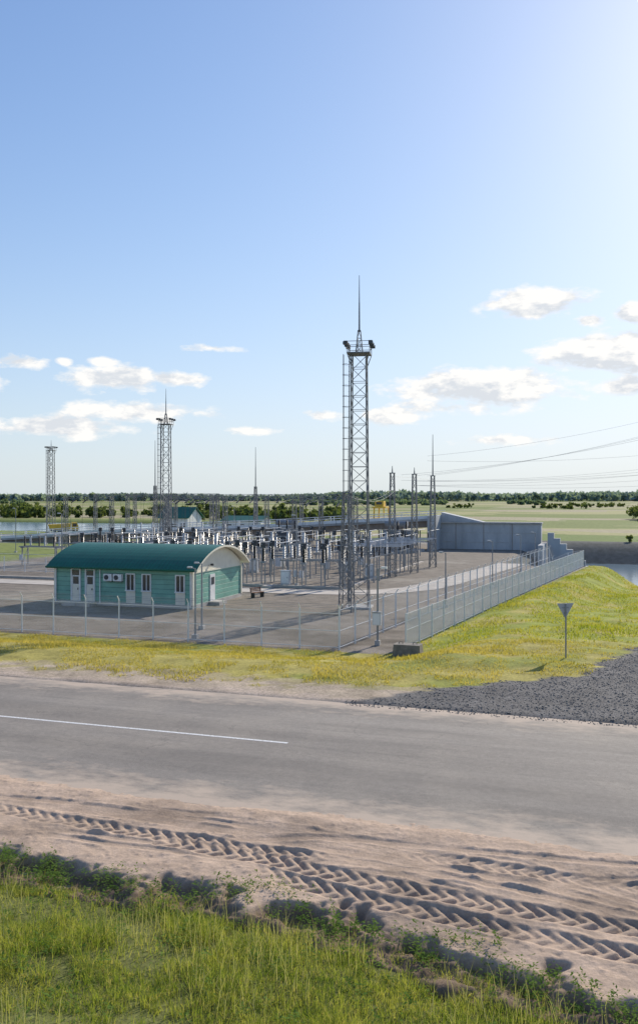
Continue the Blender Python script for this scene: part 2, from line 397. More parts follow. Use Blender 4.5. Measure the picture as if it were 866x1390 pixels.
# ---------------------------------------------------------------- building
def vault_building(name,x0,x1,y0,y1,hw,rise,oh=.55):
    e=bpy.data.objects.new(name,None); link(e); wallm=gwall
    n=20; yc=(y0+y1)/2; half=(y1-y0)/2
    def arc(t,hl,r,z):
        R=(hl*hl+r*r)/(2*r); return yc+t*hl, z+math.sqrt(max(R*R-(t*hl)**2,0))-(R-r)
    mb=MB()
    for xa in (x0,x1):
        mb.quad((xa,y0,0),(xa,y1,0),(xa,y1,hw-.25),(xa,y0,hw-.25),wallm)
        pts=[(xa,y0,hw-.25),(xa,y1,hw-.25)]+[ (xa,)+arc(1-2*k/n,half,rise,hw) for k in range(n+1)]
        mb.add(pts,[tuple(range(len(pts)))],cream)
    mb.quad((x0,y0,0),(x1,y0,0),(x1,y0,hw),(x0,y0,hw),wallm); mb.quad((x0,y1,0),(x1,y1,0),(x1,y1,hw),(x0,y1,hw),wallm)
    mb.obj('walls',parent=e)
    mb=MB()
    mb.box(((x0+x1)/2,yc,.15),(x1-x0+.12,y1-y0+.12,.3),concrete)
    for (cx,cy) in ((x0,y0),(x1,y0),(x0,y1),(x1,y1)): mb.box((cx,cy,hw/2+.1),(.2,.2,hw-.4),cream)
    mb.box((x1+.02,yc,hw-.25),(.06,y1-y0-.22,.12),cream)
    mb.obj('plinth_and_corners',parent=e)
    mb=MB(); th=.16
    prof=[arc(-1+2*k/n,half+oh,rise+.15,hw-.12) for k in range(n+1)]
    top=[(y,z+th) for y,z in prof]; xa,xb=x0-oh,x1+oh+.1
    for k in range(n):
        (ya,za),(yb,zb)=top[k],top[k+1]; mb.quad((xa,ya,za),(xb,ya,za),(xb,yb,zb),(xa,yb,zb),groof)
        (yc1,zc1),(yd1,zd1)=prof[k],prof[k+1]; mb.quad((xa,yd1,zd1),(xb,yd1,zd1),(xb,yc1,zc1),(xa,yc1,zc1),cream)
        for xe in (xa,xb): mb.quad((xe,yc1,zc1),(xe,yd1,zd1),(xe,yb,zb),(xe,ya,za),cream)
    for k in (0,n): mb.quad((xa,prof[k][0],prof[k][1]),(xb,prof[k][0],prof[k][1]),(xb,top[k][0],top[k][1]),(xa,top[k][0],top[k][1]),groof)
    mb.cyl((xa,top[0][0]-.04,top[0][1]-.05),(xb,top[0][0]-.04,top[0][1]-.05),.09,.09,8,groof)
    mb.obj('roof',parent=e)
    y=y0
    mw=MB()
    def window(cx,w,zb,zt,mb=mw):
        mb.box((cx,y-.01,(zb+zt)/2),(w,.05,zt-zb),glass)
        f=.09
        for s in(-1,1): mb.box((cx+s*(w/2+f/2),y-.05,(zb+zt)/2),(f,.12,zt-zb),white)
        mb.box((cx,y-.05,zt+f/2),(w+2*f,.12,f),white); mb.box((cx,y-.07,zb-f/2),(w+2*f+.06,.2,f),white)
        mb.box((cx,y-.045,(zb+zt)/2),(.06,.06,zt-zb-.01),white)
    for cx in (-37.0,-35.55,-32.55):
        window(cx,.66,1.35,2.6); mw.box((cx,y-.02,.775),(.84,.04,.95),cream)
    mw.obj('windows',parent=e)
    md=MB()
    for cx in (-42.1,-40.75):
        md.box((cx,y-.03,1.35),(.72,.06,2.1),white); md.box((cx,y-.07,1.0),(.62,.05,1.3),cream); md.box((cx,y-.07,2.0),(.5,.05,.6),glass)
        md.box((cx,y-.05,2.62),(.62,.07,.4),glass)
        for s in(-1,1): md.box((cx+s*.41,y-.06,1.6),(.1,.14,2.6),white)
        md.box((cx,y-.06,2.95),(.92,.14,.1),white)
        md.box((cx,y-.6,.14),(1.3,1.1,.28),concrete)
        md.box((cx+.22,y-.13,1.3),(.04,.06,.16),dark)
    xg=x1
    md.box((xg+.03,66.6,1.4),(.06,.9,2.2),white); md.box((xg+.5,66.6,.14),(1.,1.5,.28),concrete)
    md.box((xg+.07,66.6,1.95),(.04,.5,.6),glass)
    md.obj('doors',parent=e)
    ma=MB()
    for cx in (-38.9,-38.0):
        ma.box((cx,y-.28,2.35),(.75,.32,.55),white); ma.cyl((cx-.1,y-.44,2.35),(cx-.1,y-.47,2.35),.2,.2,12,dark)
        ma.box((cx,y-.16,2.02),(.6,.3,.05),galv)
    ma.obj('air_conditioners',parent=e)
    mg=MB()
    for cx in (x0+.1,-39.8,x1-.12): mg.cyl((cx,y-.1,hw-.1),(cx,y-.1,.2),.05,.05,8,white)
    mg.cyl((xg+.08,66.2,3.3),(xg+.3,66.2,3.3),.08,.1,8,dark)
    mg.obj('downpipes',parent=e)
vault_building('control_building',-44.1,-31.5,63.0,72.5,3.1,1.55)
# ---------------------------------------------------------------- lattice
def lattice(mb,x,y,z0,z1,w0,w1,sec,lw,bw,mat):
    n=max(2,round((z1-z0)/sec)); L=[]
    for i in range(n+1):
        t=i/n; w=(w0+(w1-w0)*t)/2; z=z0+(z1-z0)*t
        L.append([(x-w,y-w,z),(x+w,y-w,z),(x+w,y+w,z),(x-w,y+w,z)])
    for k in range(4): mb.beam(L[0][k],L[n][k],lw,mat)
    for i in range(n):
        for k in range(4):
            a,b=L[i][k],L[i+1][(k+1)%4]
            if i%2: a,b=L[i][(k+1)%4],L[i+1][k]
            mb.beam(a,b,bw,mat)
            mb.beam(L[i+1][k],L[i+1][(k+1)%4],bw*.8,mat)
def flood_mast(x,y,h,spire,w0=1.5,w1=1.15,plat=1.8,k=1.,name='floodlight_mast'):
    mb=MB(); lattice(mb,0,0,0,h,w0,w1,1.15,.09*k,.045*k,galvd)
    mb.box((0,0,-.0),(w0+.6,w0+.6,.3),concrete)
    mb.box((0,0,h),(plat,plat,.1),galvd)
    p=plat/2
    for zz in (.45,.9):
        for a,b in (((-p,-p),(p,-p)),((p,-p),(p,p)),((p,p),(-p,p)),((-p,p),(-p,-p))): mb.beam((a[0],a[1],h+zz),(b[0],b[1],h+zz),.04*k,galvd)
    for sx_ in (-1,0,1):
        for sy_ in (-1,0,1):
            if sx_ or sy_:
                mb.beam((sx_*p,sy_*p,h),(sx_*p,sy_*p,h+.9),.04*k,galvd)
                if abs(sx_)+abs(sy_)==2 or sy_==0:
                    c=(sx_*(p+.08),sy_*(p+.08),h+.75); mb.box(c,(.3,.34,.3),dark); mb.box((c[0]*1.1,c[1]*1.1,c[2]-.02),(.22,.26,.22),glass)
    for s in(-1,1):
        mb.beam((s*w1/2,-w1/2,h-1),(s*p,-p,h),.05,galvd); mb.beam((s*w1/2,w1/2,h-1),(s*p,p,h),.05,galvd)
    lattice(mb,0,0,h,h+spire*.3,.55,.2,.6,.05*k,.035*k,galvd)
    mb.cyl((0,0,h+spire*.28),(0,0,h+spire*.65),.07*k,.05*k,6,galvd); mb.cyl((0,0,h+spire*.65),(0,0,h+spire),.045*k,.02*k,6,galvd)
    lx=-(w0/2+.18)
    for dy_ in (-.22,.22): mb.beam((lx,dy_,.3),(lx+.15,dy_,h+.8),.04*k,galvd)
    z=.5
    while z<h:
        mb.beam((lx+.1*z/h,-.22,z),(lx+.1*z/h,.22,z),.025*k,galvd); z+=.4
    z=2.5
    while z<h:
        pr=None
        for j in range(7):
            a=math.pi/2+math.pi*j/6; q=(lx+.42*math.cos(a),.34*math.sin(a),z)
            if pr: mb.beam(pr,q,.03*k,galvd)
            pr=q
        mb.beam((lx,0,z),(-w0/2*.9,0,z),.03,galvd)
        z+=.85
    for dy_ in (-.25,0,.25): mb.beam((lx-.34,dy_,2.5),(lx-.34,dy_,h),.026*k,galvd)
    return mb.obj(name,(x,y,0),rad(10))
flood_mast(-19.3,68.1,20.3,6.3)
flood_mast(-65.3,121.6,20.0,5.5,k=1.15)
flood_mast(-131.5,186,20.3,2.5,k=1.3)
def rod_col(x,y,h,rod,w=.8,k=1.,name='lightning_rod_mast'):
    mb=MB(); lattice(mb,0,0,0,h,w,w*.5,1.,.07*k,.04*k,galvd)
    mb.box((0,0,h),(w*.7,w*.7,.1),galvd)
    if rod: mb.cyl((0,0,h),(0,0,h+rod*.5),.07*k,.05*k,6,galvd); mb.cyl((0,0,h+rod*.5),(0,0,h+rod),.045*k,.025*k,6,galvd)
    mb.obj(name,(x,y,0))
rod_col(-86,155.7,11,9,k=1.6); rod_col(-73,176,11,8.5,k=1.7); rod_col(-21.6,110,11.5,5.2,k=1.2)
rod_col(-23.3,95.6,11.5,.8,k=1.1,name='lattice_column'); rod_col(-22.1,101.5,11.5,.8,k=1.1,name='lattice_column')
rod_col(-19.6,65.6,9.2,0,w=1.0,name='lattice_column')
def portal(xa,xb,y,h=9.,k=1.3,ins=True):
    mb=MB(); n=max(1,round((xb-xa)/9)); 
    for i in range(n+1):
        lattice(mb,xa+(xb-xa)*i/n,y,0,h,.65,.5,1.2,.07*k,.035*k,galvd)
    s=.25
    for sy_ in(-s,s):
        for zz in(h-.45,h): mb.beam((xa,y+sy_,zz),(xb,y+sy_,zz),.06*k,galvd)
    m_=int((xb-xa)/1.); 
    for i in range(m_):
        a=xa+i;b=xa+i+1
        for sy_ in(-s,s): mb.beam((a,y+sy_,h-.45 if i%2 else h),(b,y+sy_,h if i%2 else h-.45),.03*k,galvd)
    if ins:
        for i in range(n):
            for j in (1,2,3):
                cx=xa+(xb-xa)*(i+j/4)/n
                mb.cyl((cx,y-.3,h-.6),(cx,y-1.6,h-1.1),.11,.11,6,porc); mb.beam((cx,y-1.6,h-1.1),(cx,y-1.9,3.6),.03,dark)
    return mb.obj('busbar_portal',(0,0,0))
portal(-89,-80,130,k=1.1); portal(-70,-43,130,k=1.); portal(-90,-45,152,9.3,1.2); portal(-110,-80,172,9.5,1.4); portal(-60,-51,112,9.,1.); portal(-43,-34,118,8.6,1.)
# ---------------------------------------------------------------- switchgear
def insul(mb,x,y,z0,z1,r,mat,n=7):
    mb.cyl((x,y,z0),(x,y,z1),r*.5,r*.45,6,mat)
    for i in range(n):
        z=z0+(z1-z0)*(i+.5)/n; mb.cyl((x,y,z-.04),(x,y,z+.03),r,r*.6,8,mat)
    mb.box((x,y,z1+.03),(r*1.2,r*1.2,.08),galv)
def mk_disc():
    mb=MB()
    for sx_ in(-2.6,2.6):
        for sy_ in(-.6,.6): mb.beam((sx_,sy_,0),(sx_,sy_,2.3),.11,galv)
        mb.beam((sx_,-.6,.2),(sx_,.6,2.2),.05,galv); mb.beam((sx_,-.9,2.3),(sx_,.9,2.3),.12,galv)
    for sy_ in(-.6,.6): mb.beam((-3.1,sy_,2.42),(3.1,sy_,2.42),.13,galv)
    for cx in(-2.2,0,2.2):
        for sy_ in(-.6,.6): insul(mb,cx,sy_,2.5,3.75,.17,porc if sy_<0 else porg)
        mb.beam((cx,-.95,3.86),(cx,.95,3.86),.07,galv)
    mb.box((-2.6,-.8,1.),(.4,.3,.7),porg)
    return mb.mesh('disconnector_mesh')
def mk_brk():
    mb=MB()
    for cx in(-2,0,2):
        mb.beam((cx,0,0),(cx,0,2),.18,galv); insul(mb,cx,0,2.05,3.3,.2,porg,8); insul(mb,cx,0,3.4,4.7,.2,porg,8)
    mb.box((0,0,1.95),(4.8,.3,.2),galv); mb.box((-1,-.35,1.2),(.7,.5,1.),porg)
    return mb.mesh('breaker_mesh')
def mk_ct():
    mb=MB()
    for cx in(-2,0,2):
        for s in(-.2,.2): mb.beam((cx+s,0,0),(cx+s,0,2.2),.09,galv)
        mb.box((cx,0,2.3),(.5,.5,.18),galv); insul(mb,cx,0,2.4,3.7,.22,porc,8); mb.cyl((cx,0,3.75),(cx,0,4.3),.26,.26,10,dark)
        mb.beam((cx,-.6,4.1),(cx,.6,4.1),.06,galv)
    return mb.mesh('ct_mesh')
def mk_bus():
    mb=MB()
    for cx in(-2.2,0,2.2):
        mb.beam((cx,0,0),(cx,0,2.6),.12,galv); insul(mb,cx,0,2.65,3.8,.15,porc,7); mb.cyl((cx,-3.4,3.9),(cx,3.4,3.9),.045,.045,6,porg)
    mb.box((0,0,2.6),(5,.16,.12),galv)
    return mb.mesh('bus_mesh')
MS={'disconnector_switch':mk_disc(),'circuit_breaker':mk_brk(),'current_transformer':mk_ct(),'busbar_support':mk_bus()}
def inst(k,x,y,rz=0):
    o=bpy.data.objects.new(k,MS[k]); o.location=(x,y,0); o.rotation_euler[2]=rz; link(o)
seq=['disconnector_switch','current_transformer','busbar_support','circuit_breaker','disconnector_switch','busbar_support','current_transformer','disconnector_switch','busbar_support']
for ci,cx in enumerate((-27.5,-36.,-44.5,-53.,-61.5,-70)):
    for ri,k in enumerate(seq):
        yy=85.5+ri*5.6+(ci%2)*.6
        if ci>=3 and ri<2: continue
        inst(seq[(ri+ci)%len(seq)],cx+random.uniform(-.4,.4),yy,0)
for yy in (90,97,104): inst('busbar_support',-23.5,yy-1.6,rad(90))
for (xx,yy) in ((-31.8,88),(-40.3,91),(-31.9,99),(-49,95),(-40.2,103),(-31.8,110),(-49,108)): inst('disconnector_switch',xx,yy,rad(90))
for (xx,yy) in ((-27,81.9),(-35.5,82.4),(-44,83)): inst('current_transformer',xx,yy+.4,0)
def transformer(x,y):
    e=bpy.data.objects.new('power_transformer',None); e.location=(x,y,0); link(e)
    mb=MB(); mb.box((0,0,.2),(7.5,5,.4),concrete); mb.box((0,0,2),(4.6,2.2,2.8),galv); mb.box((0,0,3.45),(4.8,2.4,.12),galv); mb.obj('tank',parent=e)
    mb=MB()
    for i in range(14):
        for s in(-1,1): mb.box((-2.1+i*.32,s*1.6,1.9),(.06,.8,2.3),galv)
    mb.obj('radiators',parent=e)
    mb=MB(); mb.cyl((-2.4,.9,4.5),(1.4,.9,4.5),.45,.45,14,galv); mb.beam((-1.5,.9,3.5),(-1.5,.9,4.1),.1,galv); mb.beam((.8,.9,3.5),(.8,.9,4.1),.1,galv); mb.obj('conservator',parent=e)
    mb=MB()
    for i in range(3): insul(mb,-1.4+i*1.4,-.5,3.5,4.9,.22,porc,8)
    mb.obj('bushings',parent=e)
transformer(-33,139.5); transformer(-52,139.5)
def cabinet(x,y,mat=porg,s=(.9,.5,1.3)):
    mb=MB(); mb.box((0,0,.1),(s[0]+.1,s[1]+.1,.2),concrete); mb.box((0,0,.2+s[2]/2),s,mat); mb.box((0,-s[1]/2-.01,.2+s[2]/2),(s[0]*.86,.03,s[2]*.88),white)
    mb.box((0,0,.22+s[2]),(s[0]+.12,s[1]+.12,.06),mat); mb.box((s[0]*.3,-s[1]/2-.05,.2+s[2]/2),(.03,.05,.15),dark); mb.obj('electrical_cabinet',(x,y,0))
for x,y in ((-31,82.6),(-39.5,82.6),(-25.2,93),(-48,82.5),(-30,100),(-40,96)): cabinet(x,y)
brown=simple('bench_wood',(.28,.13,.07),.6)
def bench(x,y):
    mb=MB()
    for s in(-.6,.6): mb.box((s,0,.22),(.08,.4,.44),dark); mb.beam((s,.2,.4),(s,.28,.85),.05,dark)
    for i in range(3): mb.box((0,-.14+i*.14,.46),(1.4,.11,.04),brown); mb.box((0,.24+.02*i,.58+.12*i),(1.4,.04,.09),brown)
    mb.obj('park_bench',(x,y,0),rad(70))
bench(-29.8,72.3)
# ---------------------------------------------------------------- fences
m,nt,out=nm('chain_link'); g=nt.nodes.new('ShaderNodeTexCoord'); s=nt.nodes.new('ShaderNodeSeparateXYZ'); nt.links.new(g.outputs['UV'],s.inputs[0])
def wire(per,th,v):
    fr=mth(nt,'FRACT',mth(nt,'DIVIDE',v,per)); return mth(nt,'LESS_THAN',fr,th)
a=wire(.055,.09,mth(nt,'ADD',s.outputs['X'],s.outputs['Y'])); b=wire(.055,.09,mth(nt,'SUBTRACT',s.outputs['X'],s.outputs['Y']))
al=mth(nt,'MAXIMUM',a,b)
t=nt.nodes.new('ShaderNodeBsdfTransparent'); d=nt.nodes.new('ShaderNodeBsdfPrincipled'); d.inputs['Base Color'].default_value=(.6,.61,.61,1); d.inputs['Roughness'].default_value=.45; d.inputs['Metallic'].default_value=.2
mx=nt.nodes.new('ShaderNodeMixShader'); nt.links.new(al,mx.inputs[0]); nt.links.new(t.outputs[0],mx.inputs[1]); nt.links.new(d.outputs[0],mx.inputs[2]); nt.links.new(mx.outputs[0],out.inputs['Surface'])
link_mat=m
def fence(name,p,q,h,step,pw=.08,rails=(.15,1.1,2.1),barb=True,bars=0):
    mb=MB(); L=math.hypot(q[0]-p[0],q[1]-p[1]); n=round(L/step)
    nx,ny=-(q[1]-p[1])/L,(q[0]-p[0])/L
    P=[]
    for i in range(n+1):
        x=p[0]+(q[0]-p[0])*i/n; y=p[1]+(q[1]-p[1])*i/n; z=float(HT(x,y)); P.append((x,y,z))
        mb.cyl((x,y,z-.2),(x,y,z+h),pw*.6,pw*.6,6,fencep)
        if barb: mb.beam((x,y,z+h),(x-nx*.2,y-ny*.2,z+h+.3),pw*.6,fencep)
    for i in range(n):
        a,b=P[i],P[i+1]
        for r in rails: mb.beam((a[0],a[1],a[2]+r),(b[0],b[1],b[2]+r),.03,fencep)
        if barb:
            for k in (.3,.65,1.): mb.beam((a[0]-nx*.2*k,a[1]-ny*.2*k,a[2]+h+.3*k),(b[0]-nx*.2*k,b[1]-ny*.2*k,b[2]+h+.3*k),.014,galv)
        if bars:
            for j in range(1,bars):
                t_=j/bars; x=a[0]+(b[0]-a[0])*t_; y=a[1]+(b[1]-a[1])*t_; z=a[2]+(b[2]-a[2])*t_
                mb.beam((x,y,z+.1),(x,y,z+h-.1),.024,fencep)
    o=mb.obj(name)
    V=[];F=[];U=[]
    s_=0
    for i in range(n):
        a,b=P[i],P[i+1]; l=math.dist(a[:2],b[:2]); k=len(V)
        V+=[(a[0],a[1],a[2]+.05),(b[0],b[1],b[2]+.05),(b[0],b[1],b[2]+h-.03),(a[0],a[1],a[2]+h-.03)]; F.append((k,k+1,k+2,k+3))
        U+=[s_,0,s_+l,0,s_+l,h,s_,h]; s_+=l
    me=bpy.data.meshes.new('wire_mesh'); me.from_pydata(V,[],F); me.materials.append(link_mat)
    ul=me.uv_layers.new(name='UVMap'); ul.data.foreach_set('uv',U)
    w=bpy.data.objects.new('wire_mesh',me); link(w,o)
fence('perimeter_fence',(-95,49),(-15.1,49),2.35,2.45)
fence('perimeter_fence',(-15.1,49.05),(-7.6,119),2.35,2.45,rails=(.15,1.1,2.3))
fence('perimeter_fence',(-11.5,50.5),(-3.6,116.5),2.1,2.45,rails=(.15,1.1,2.05),barb=False,bars=14)
fence('perimeter_fence',(-3.6,116.5),(-7.6,119),2.1,2.4,barb=False)
fence('perimeter_fence',(-95,88),(-60,88),1.8,3,barb=False)
def lamp(x,y,h=4.4):
    z=float(HT(x,y)); mb=MB(); mb.box((0,0,.1),(.35,.35,.3),concrete); mb.cyl((0,0,0),(0,0,h),.07,.045,8,galv)
    mb.beam((0,0,h-.05),(-.3,0,h+.05),.04,galv); mb.box((-.38,0,h+.05),(.3,.18,.1),porg); mb.box((-.38,0,h-.02),(.24,.13,.04),glass)
    mb.obj('street_lamp',(x,y,z))
for x,y in ((-24.9,50.2),(-26.2,53.8),(-12.8,70.5),(-11.6,90),(-10.3,105),(-47,50.3),(-9.3,113)): lamp(x,y)
for x,y in ((-30,83),(-58,84),(-75,95),(-90,118),(-100,140),(-70,158),(-60,166)): lamp(x,y,7.)
mb=MB(); mb.cyl((0,0,0),(0,0,4.6),.07,.05,8,galv); mb.box((0,-.16,1.6),(.5,.25,.75),porg); mb.box((0,-.3,1.6),(.42,.02,.66),white); mb.box((0,-.16,2.0),(.56,.32,.05),galv); mb.box((0,0,.15),(.3,.3,.3),concrete)
mb.beam((0,0,4.5),(.3,0,4.65),.05,galv); mb.box((.4,0,4.65),(.35,.2,.12),white)
mb.obj('pole_with_control_box',(-13.4,51.3,float(HT(-13.4,51.3))))
mb=MB(); zb=float(HT(-10.9,48.6))
vs=[(-.8,-.45,-.2),(.8,-.45,-.2),(.8,.45,-.2),(-.8,.45,-.2),(-.74,-.4,.62),(.74,-.4,.62),(.74,.4,.62),(-.74,.4,.62)]
mb.add(vs,[(0,3,2,1),(4,5,6,7),(0,1,5,4),(1,2,6,5),(2,3,7,6),(3,0,4,7)],simple('old_concrete',(.24,.215,.18),.9,0,.4,3.))
for s in(-.4,.4): mb.beam((s-.1,0,.62),(s-.1,0,.72),.03,dark); mb.beam((s+.1,0,.62),(s+.1,0,.72),.03,dark); mb.beam((s-.1,0,.72),(s+.1,0,.72),.03,dark)
mb.obj('concrete_block',(-10.9,48.4,zb))
mb=MB(); mb.cyl((0,0,-.3),(0,0,2.5),.035,.035,10,galv)
sg=simple('sign_back',(.5,.51,.51),.45,.2,.1); sw=simple('sign_white',(.8,.8,.8),.5); sr=simple('sign_red',(.55,.03,.03),.5)
def tri(y0,y1,s,mat):
    pts=[(x*s,2.26+(z-2.26)*s) for x,z in [(-.42,2.5),(.42,2.5),(0,1.78)]]
    mb.add([(x,y0,z) for x,z in pts]+[(x,y1,z) for x,z in pts],[(0,1,2),(5,4,3),(0,3,4,1),(1,4,5,2),(2,5,3,0)],mat)
tri(.04,.06,1,sg); tri(.061,.064,.98,sr); tri(.065,.068,.7,sw)
mb.box((0,.03,2.3),(.3,.03,.05),galv); mb.box((0,.03,2.05),(.16,.03,.05),galv)
mb.obj('traffic_sign',(-2.1,42.1,float(HT(-2.1,42.1))),rad(30))
# ---------------------------------------------------------------- dam and bridge
mb=MB(); yb=150
def ztop(x): return float(np.interp(x,[-115,-95,-60,-28],[.6,2.,3.4,5.3]))
xsd=np.arange(-115,-27.9,3)
girder=simple('bridge_girder',(.30,.23,.18),.8)
for a,b_ in zip(xsd[:-1],xsd[1:]):
    za,zb_=ztop(a),ztop(b_)
    def prism(y0,y1,t0,t1,mat):
        mb.add([(a,y0,za-t1),(b_,y0,zb_-t1),(b_,y0,zb_-t0),(a,y0,za-t0),(a,y1,za-t1),(b_,y1,zb_-t1),(b_,y1,zb_-t0),(a,y1,za-t0)],[(0,1,2,3),(7,6,5,4),(3,2,6,7),(0,4,5,1)],mat)
    prism(yb-4,yb+4,0,.4,concrete); prism(yb-3.5,yb+3.5,.403,1.5,girder)
    prism(yb-3.9,yb-3.6,-.5,-.003,white)
    for h in(.8,1.2): mb.beam((a,yb-3.8,za+h),(b_,yb-3.8,zb_+h),.09,white); mb.beam((a,yb+3.8,za+h),(b_,yb+3.8,zb_+h),.08,white)
    mb.beam((a,yb-3.8,za),(a,yb-3.8,za+1.25),.1,white); mb.beam((a,yb+3.8,za),(a,yb+3.8,za+1.25),.1,white)
for x in np.arange(-100,-29,8): mb.box((x,yb,ztop(x)/2-1.5),(1.2,6.5,ztop(x)-.2),concrete)
mb.obj('dam_bridge')
wallc,nt,out=nm('board_concrete'); c=mix(nt,mrange(nt,noise(nt,.25,5,stretch=(1,1,.3)),.35,.7),(.58,.59,.59),(.36,.37,.375)); c=mix(nt,mrange(nt,noise(nt,1.2,4,stretch=(1,1,.15)),.55,.75,0,.4),c,(.25,.25,.24)); bsdf(nt,out,c,.9,bump=(noise(nt,3,4),.3,.05))
mb=MB()
mb.box((-19.7,151,1.1),(16.6,2.,6.6),wallc); mb.box((-19.7,150.9,4.5),(16.9,2.6,.22),concrete)
for x in (-25.5,-20.8,-16.1): mb.box((x,149.97,1.1),(.07,.05,6.5),girder)
for z in (-.4,1.2,2.8): mb.box((-19.7,149.98,z),(16.5,.03,.05),concrete)
mb.add([(-28,150,4.4),(-20,150,4.4),(-28,150,6.2),(-28,153,4.4),(-20,153,4.4),(-28,153,6.2)],[(0,1,2),(5,4,3),(1,4,5,2),(0,2,5,3)],wallc)
mb.box((-11.0,147.5,-.5),(.8,9,3.4),wallc); 
mb.box((-28.6,148,2.2),(1.2,8,7.),wallc)
for i in range(8): mb.box((-9.9+i*1.0,151,-.1-i*.6),(1.0,1.2,6-i*.6),wallc)
mb.obj('concrete_retaining_wall')
e=bpy.data.objects.new('gantry_crane',None); e.location=(-38.5,150,ztop(-38.5)); e.scale=(.85,.85,.85); link(e)
mb=MB()
for sx_ in(-1.1,1.1):
    for sy_ in(-2,2): mb.beam((sx_,sy_,0),(sx_*.9,sy_,2.6),.25,yellow); mb.box((sx_,sy_,.12),(.5,.3,.24),dark)
    mb.beam((sx_,-2,.5),(sx_,2,.5),.18,yellow)
mb.box((0,0,2.75),(2.8,4.6,.35),yellow); mb.obj('frame',parent=e)
mb=MB(); mb.box((0,-1.,3.5),(1.8,1.8,1.1),yellow); mb.box((0,-1.92,3.6),(1.2,.05,.5),glass); mb.box((0,1.2,3.2),(1.2,1.2,.6),dark); mb.obj('cab_and_hoist',parent=e)
def truck(x,y,rz):
    e=bpy.data.objects.new('dump_truck',None); e.location=(x,y,float(HT(x,y))); e.rotation_euler[2]=rz; link(e)
    mb=MB(); mb.box((0,0,.95),(6.4,.9,.3),dark); mb.obj('chassis',parent=e)
    mb=MB(); mb.add([(1.7,-1.15,1.),(3.3,-1.15,1.),(3.3,-1.15,1.9),(2.9,-1.15,2.8),(1.7,-1.15,2.8),(1.7,1.15,1.),(3.3,1.15,1.),(3.3,1.15,1.9),(2.9,1.15,2.8),(1.7,1.15,2.8)],[(0,1,2,3,4),(9,8,7,6,5),(1,6,7,2),(2,7,8,3),(3,8,9,4),(4,9,5,0)],yellow)
    mb.box((2.4,-1.16,2.2),(.9,.04,.7),glass); mb.obj('cab',parent=e)
    mb=MB(); mb.add([(-3.2,-1.2,1.2),(1.5,-1.2,1.2),(1.6,-1.2,2.6),(-3.6,-1.2,2.3),(-3.2,1.2,1.2),(1.5,1.2,1.2),(1.6,1.2,2.6),(-3.6,1.2,2.3)],[(0,1,2,3),(7,6,5,4),(1,5,6,2),(3,2,6,7),(0,3,7,4)],yellow); mb.obj('tipper_body',parent=e)
    mb=MB()
    for wx in(-2.2,-1.,2.4):
        for s in(-1,1): mb.cyl((wx,s*.85,.5),(wx,s*1.2,.5),.5,.5,14,tyre); mb.cyl((wx,s*1.2,.5),(wx,s*1.22,.5),.25,.25,10,galv)
    mb.obj('wheels',parent=e)
truck(-123,179,rad(35))
def shed(name,x,y,w,d,h,rise):
    e=bpy.data.objects.new(name,None); e.location=(x,y,0); link(e)
    mb=MB(); mb.box((0,0,h/2),(w,d,h),white)
    mb.add([(-w/2,-d/2,h),(-w/2,d/2,h),(-w/2,0,h+rise*.96)],[(0,1,2)],white); mb.add([(w/2,-d/2,h),(w/2,d/2,h),(w/2,0,h+rise*.96)],[(0,2,1)],white); mb.obj('walls',parent=e)
    mb=MB(); o=.5
    for s in(-1,1):
        mb.add([(-w/2-o,s*(d/2+o),h-.2),(w/2+o,s*(d/2+o),h-.2),(w/2+o,0,h+rise),(-w/2-o,0,h+rise),(-w/2-o,s*(d/2+o),h-.05),(w/2+o,s*(d/2+o),h-.05),(w/2+o,0,h+rise+.15),(-w/2-o,0,h+rise+.15)],[(0,1,2,3),(7,6,5,4),(0,4,5,1),(0,3,7,4),(1,5,6,2)],groof)
    mb.obj('roof',parent=e)
    mb=MB()
    for k in range(3): mb.box((-w/2+w*(k+.5)/3,-d/2-.03,h*.55),(1.1,.1,1.3),glass)
    mb.box((w*.3,-d/2-.04,1.1),(1.,.1,2.2),dark); mb.obj('windows_and_door',parent=e)
shed('small_house',-93.4,181,7,7,4.2,2.2); shed('warehouse',-81,190,9.5,6,3.4,.9)
def wirecurve(pts):
    cu=bpy.data.curves.new('power_line','CURVE'); cu.dimensions='3D'; cu.bevel_depth=.010; cu.bevel_resolution=0
    for a,b,sag in pts:
        sp=cu.splines.new('POLY'); n=24; sp.points.add(n)
        for i in range(n+1):
            t=i/n; sp.points[i].co=(a[0]+(b[0]-a[0])*t,a[1]+(b[1]-a[1])*t,a[2]+(b[2]-a[2])*t-sag*4*t*(1-t),1)
    cu.materials.append(galv); link(bpy.data.objects.new('power_line',cu))
W=[]
for i,(y,z) in enumerate(((95.6,11.3),(101.5,11.3),(110,11.5),(110,14))):
    W.append(((-22.3,y,z),(28,y+4+i*2,22+i*1.2),1.8))
    W.append(((-22.3,y,z-.6),(30,y+14,15+i*.9),1.5))
for i in range(3): W.append(((-22.3,101.5+i*.5,10.2),(30,118+i*3,12.5+i*1.4),1.2))
wirecurve(W)
wirecurve([((-23.3,95.6,9.8),(-19.6,65.6,9),.8),((-22.9,96,9.8),(-19.2,65.8,9),.9),((-23.3,95.6,11.2),(-22.1,101.5,11.2),.1),((-22.1,101.5,11.2),(-21.6,110,11.2),.2)]+[((-70+i*4.5,130,8.6),(-70+i*4.5,112,8.3),.6) for i in range(7)]+[((-88+i*4.5,152,8.8),(-70+i*4.3,130,8.6),.8) for i in range(7)])
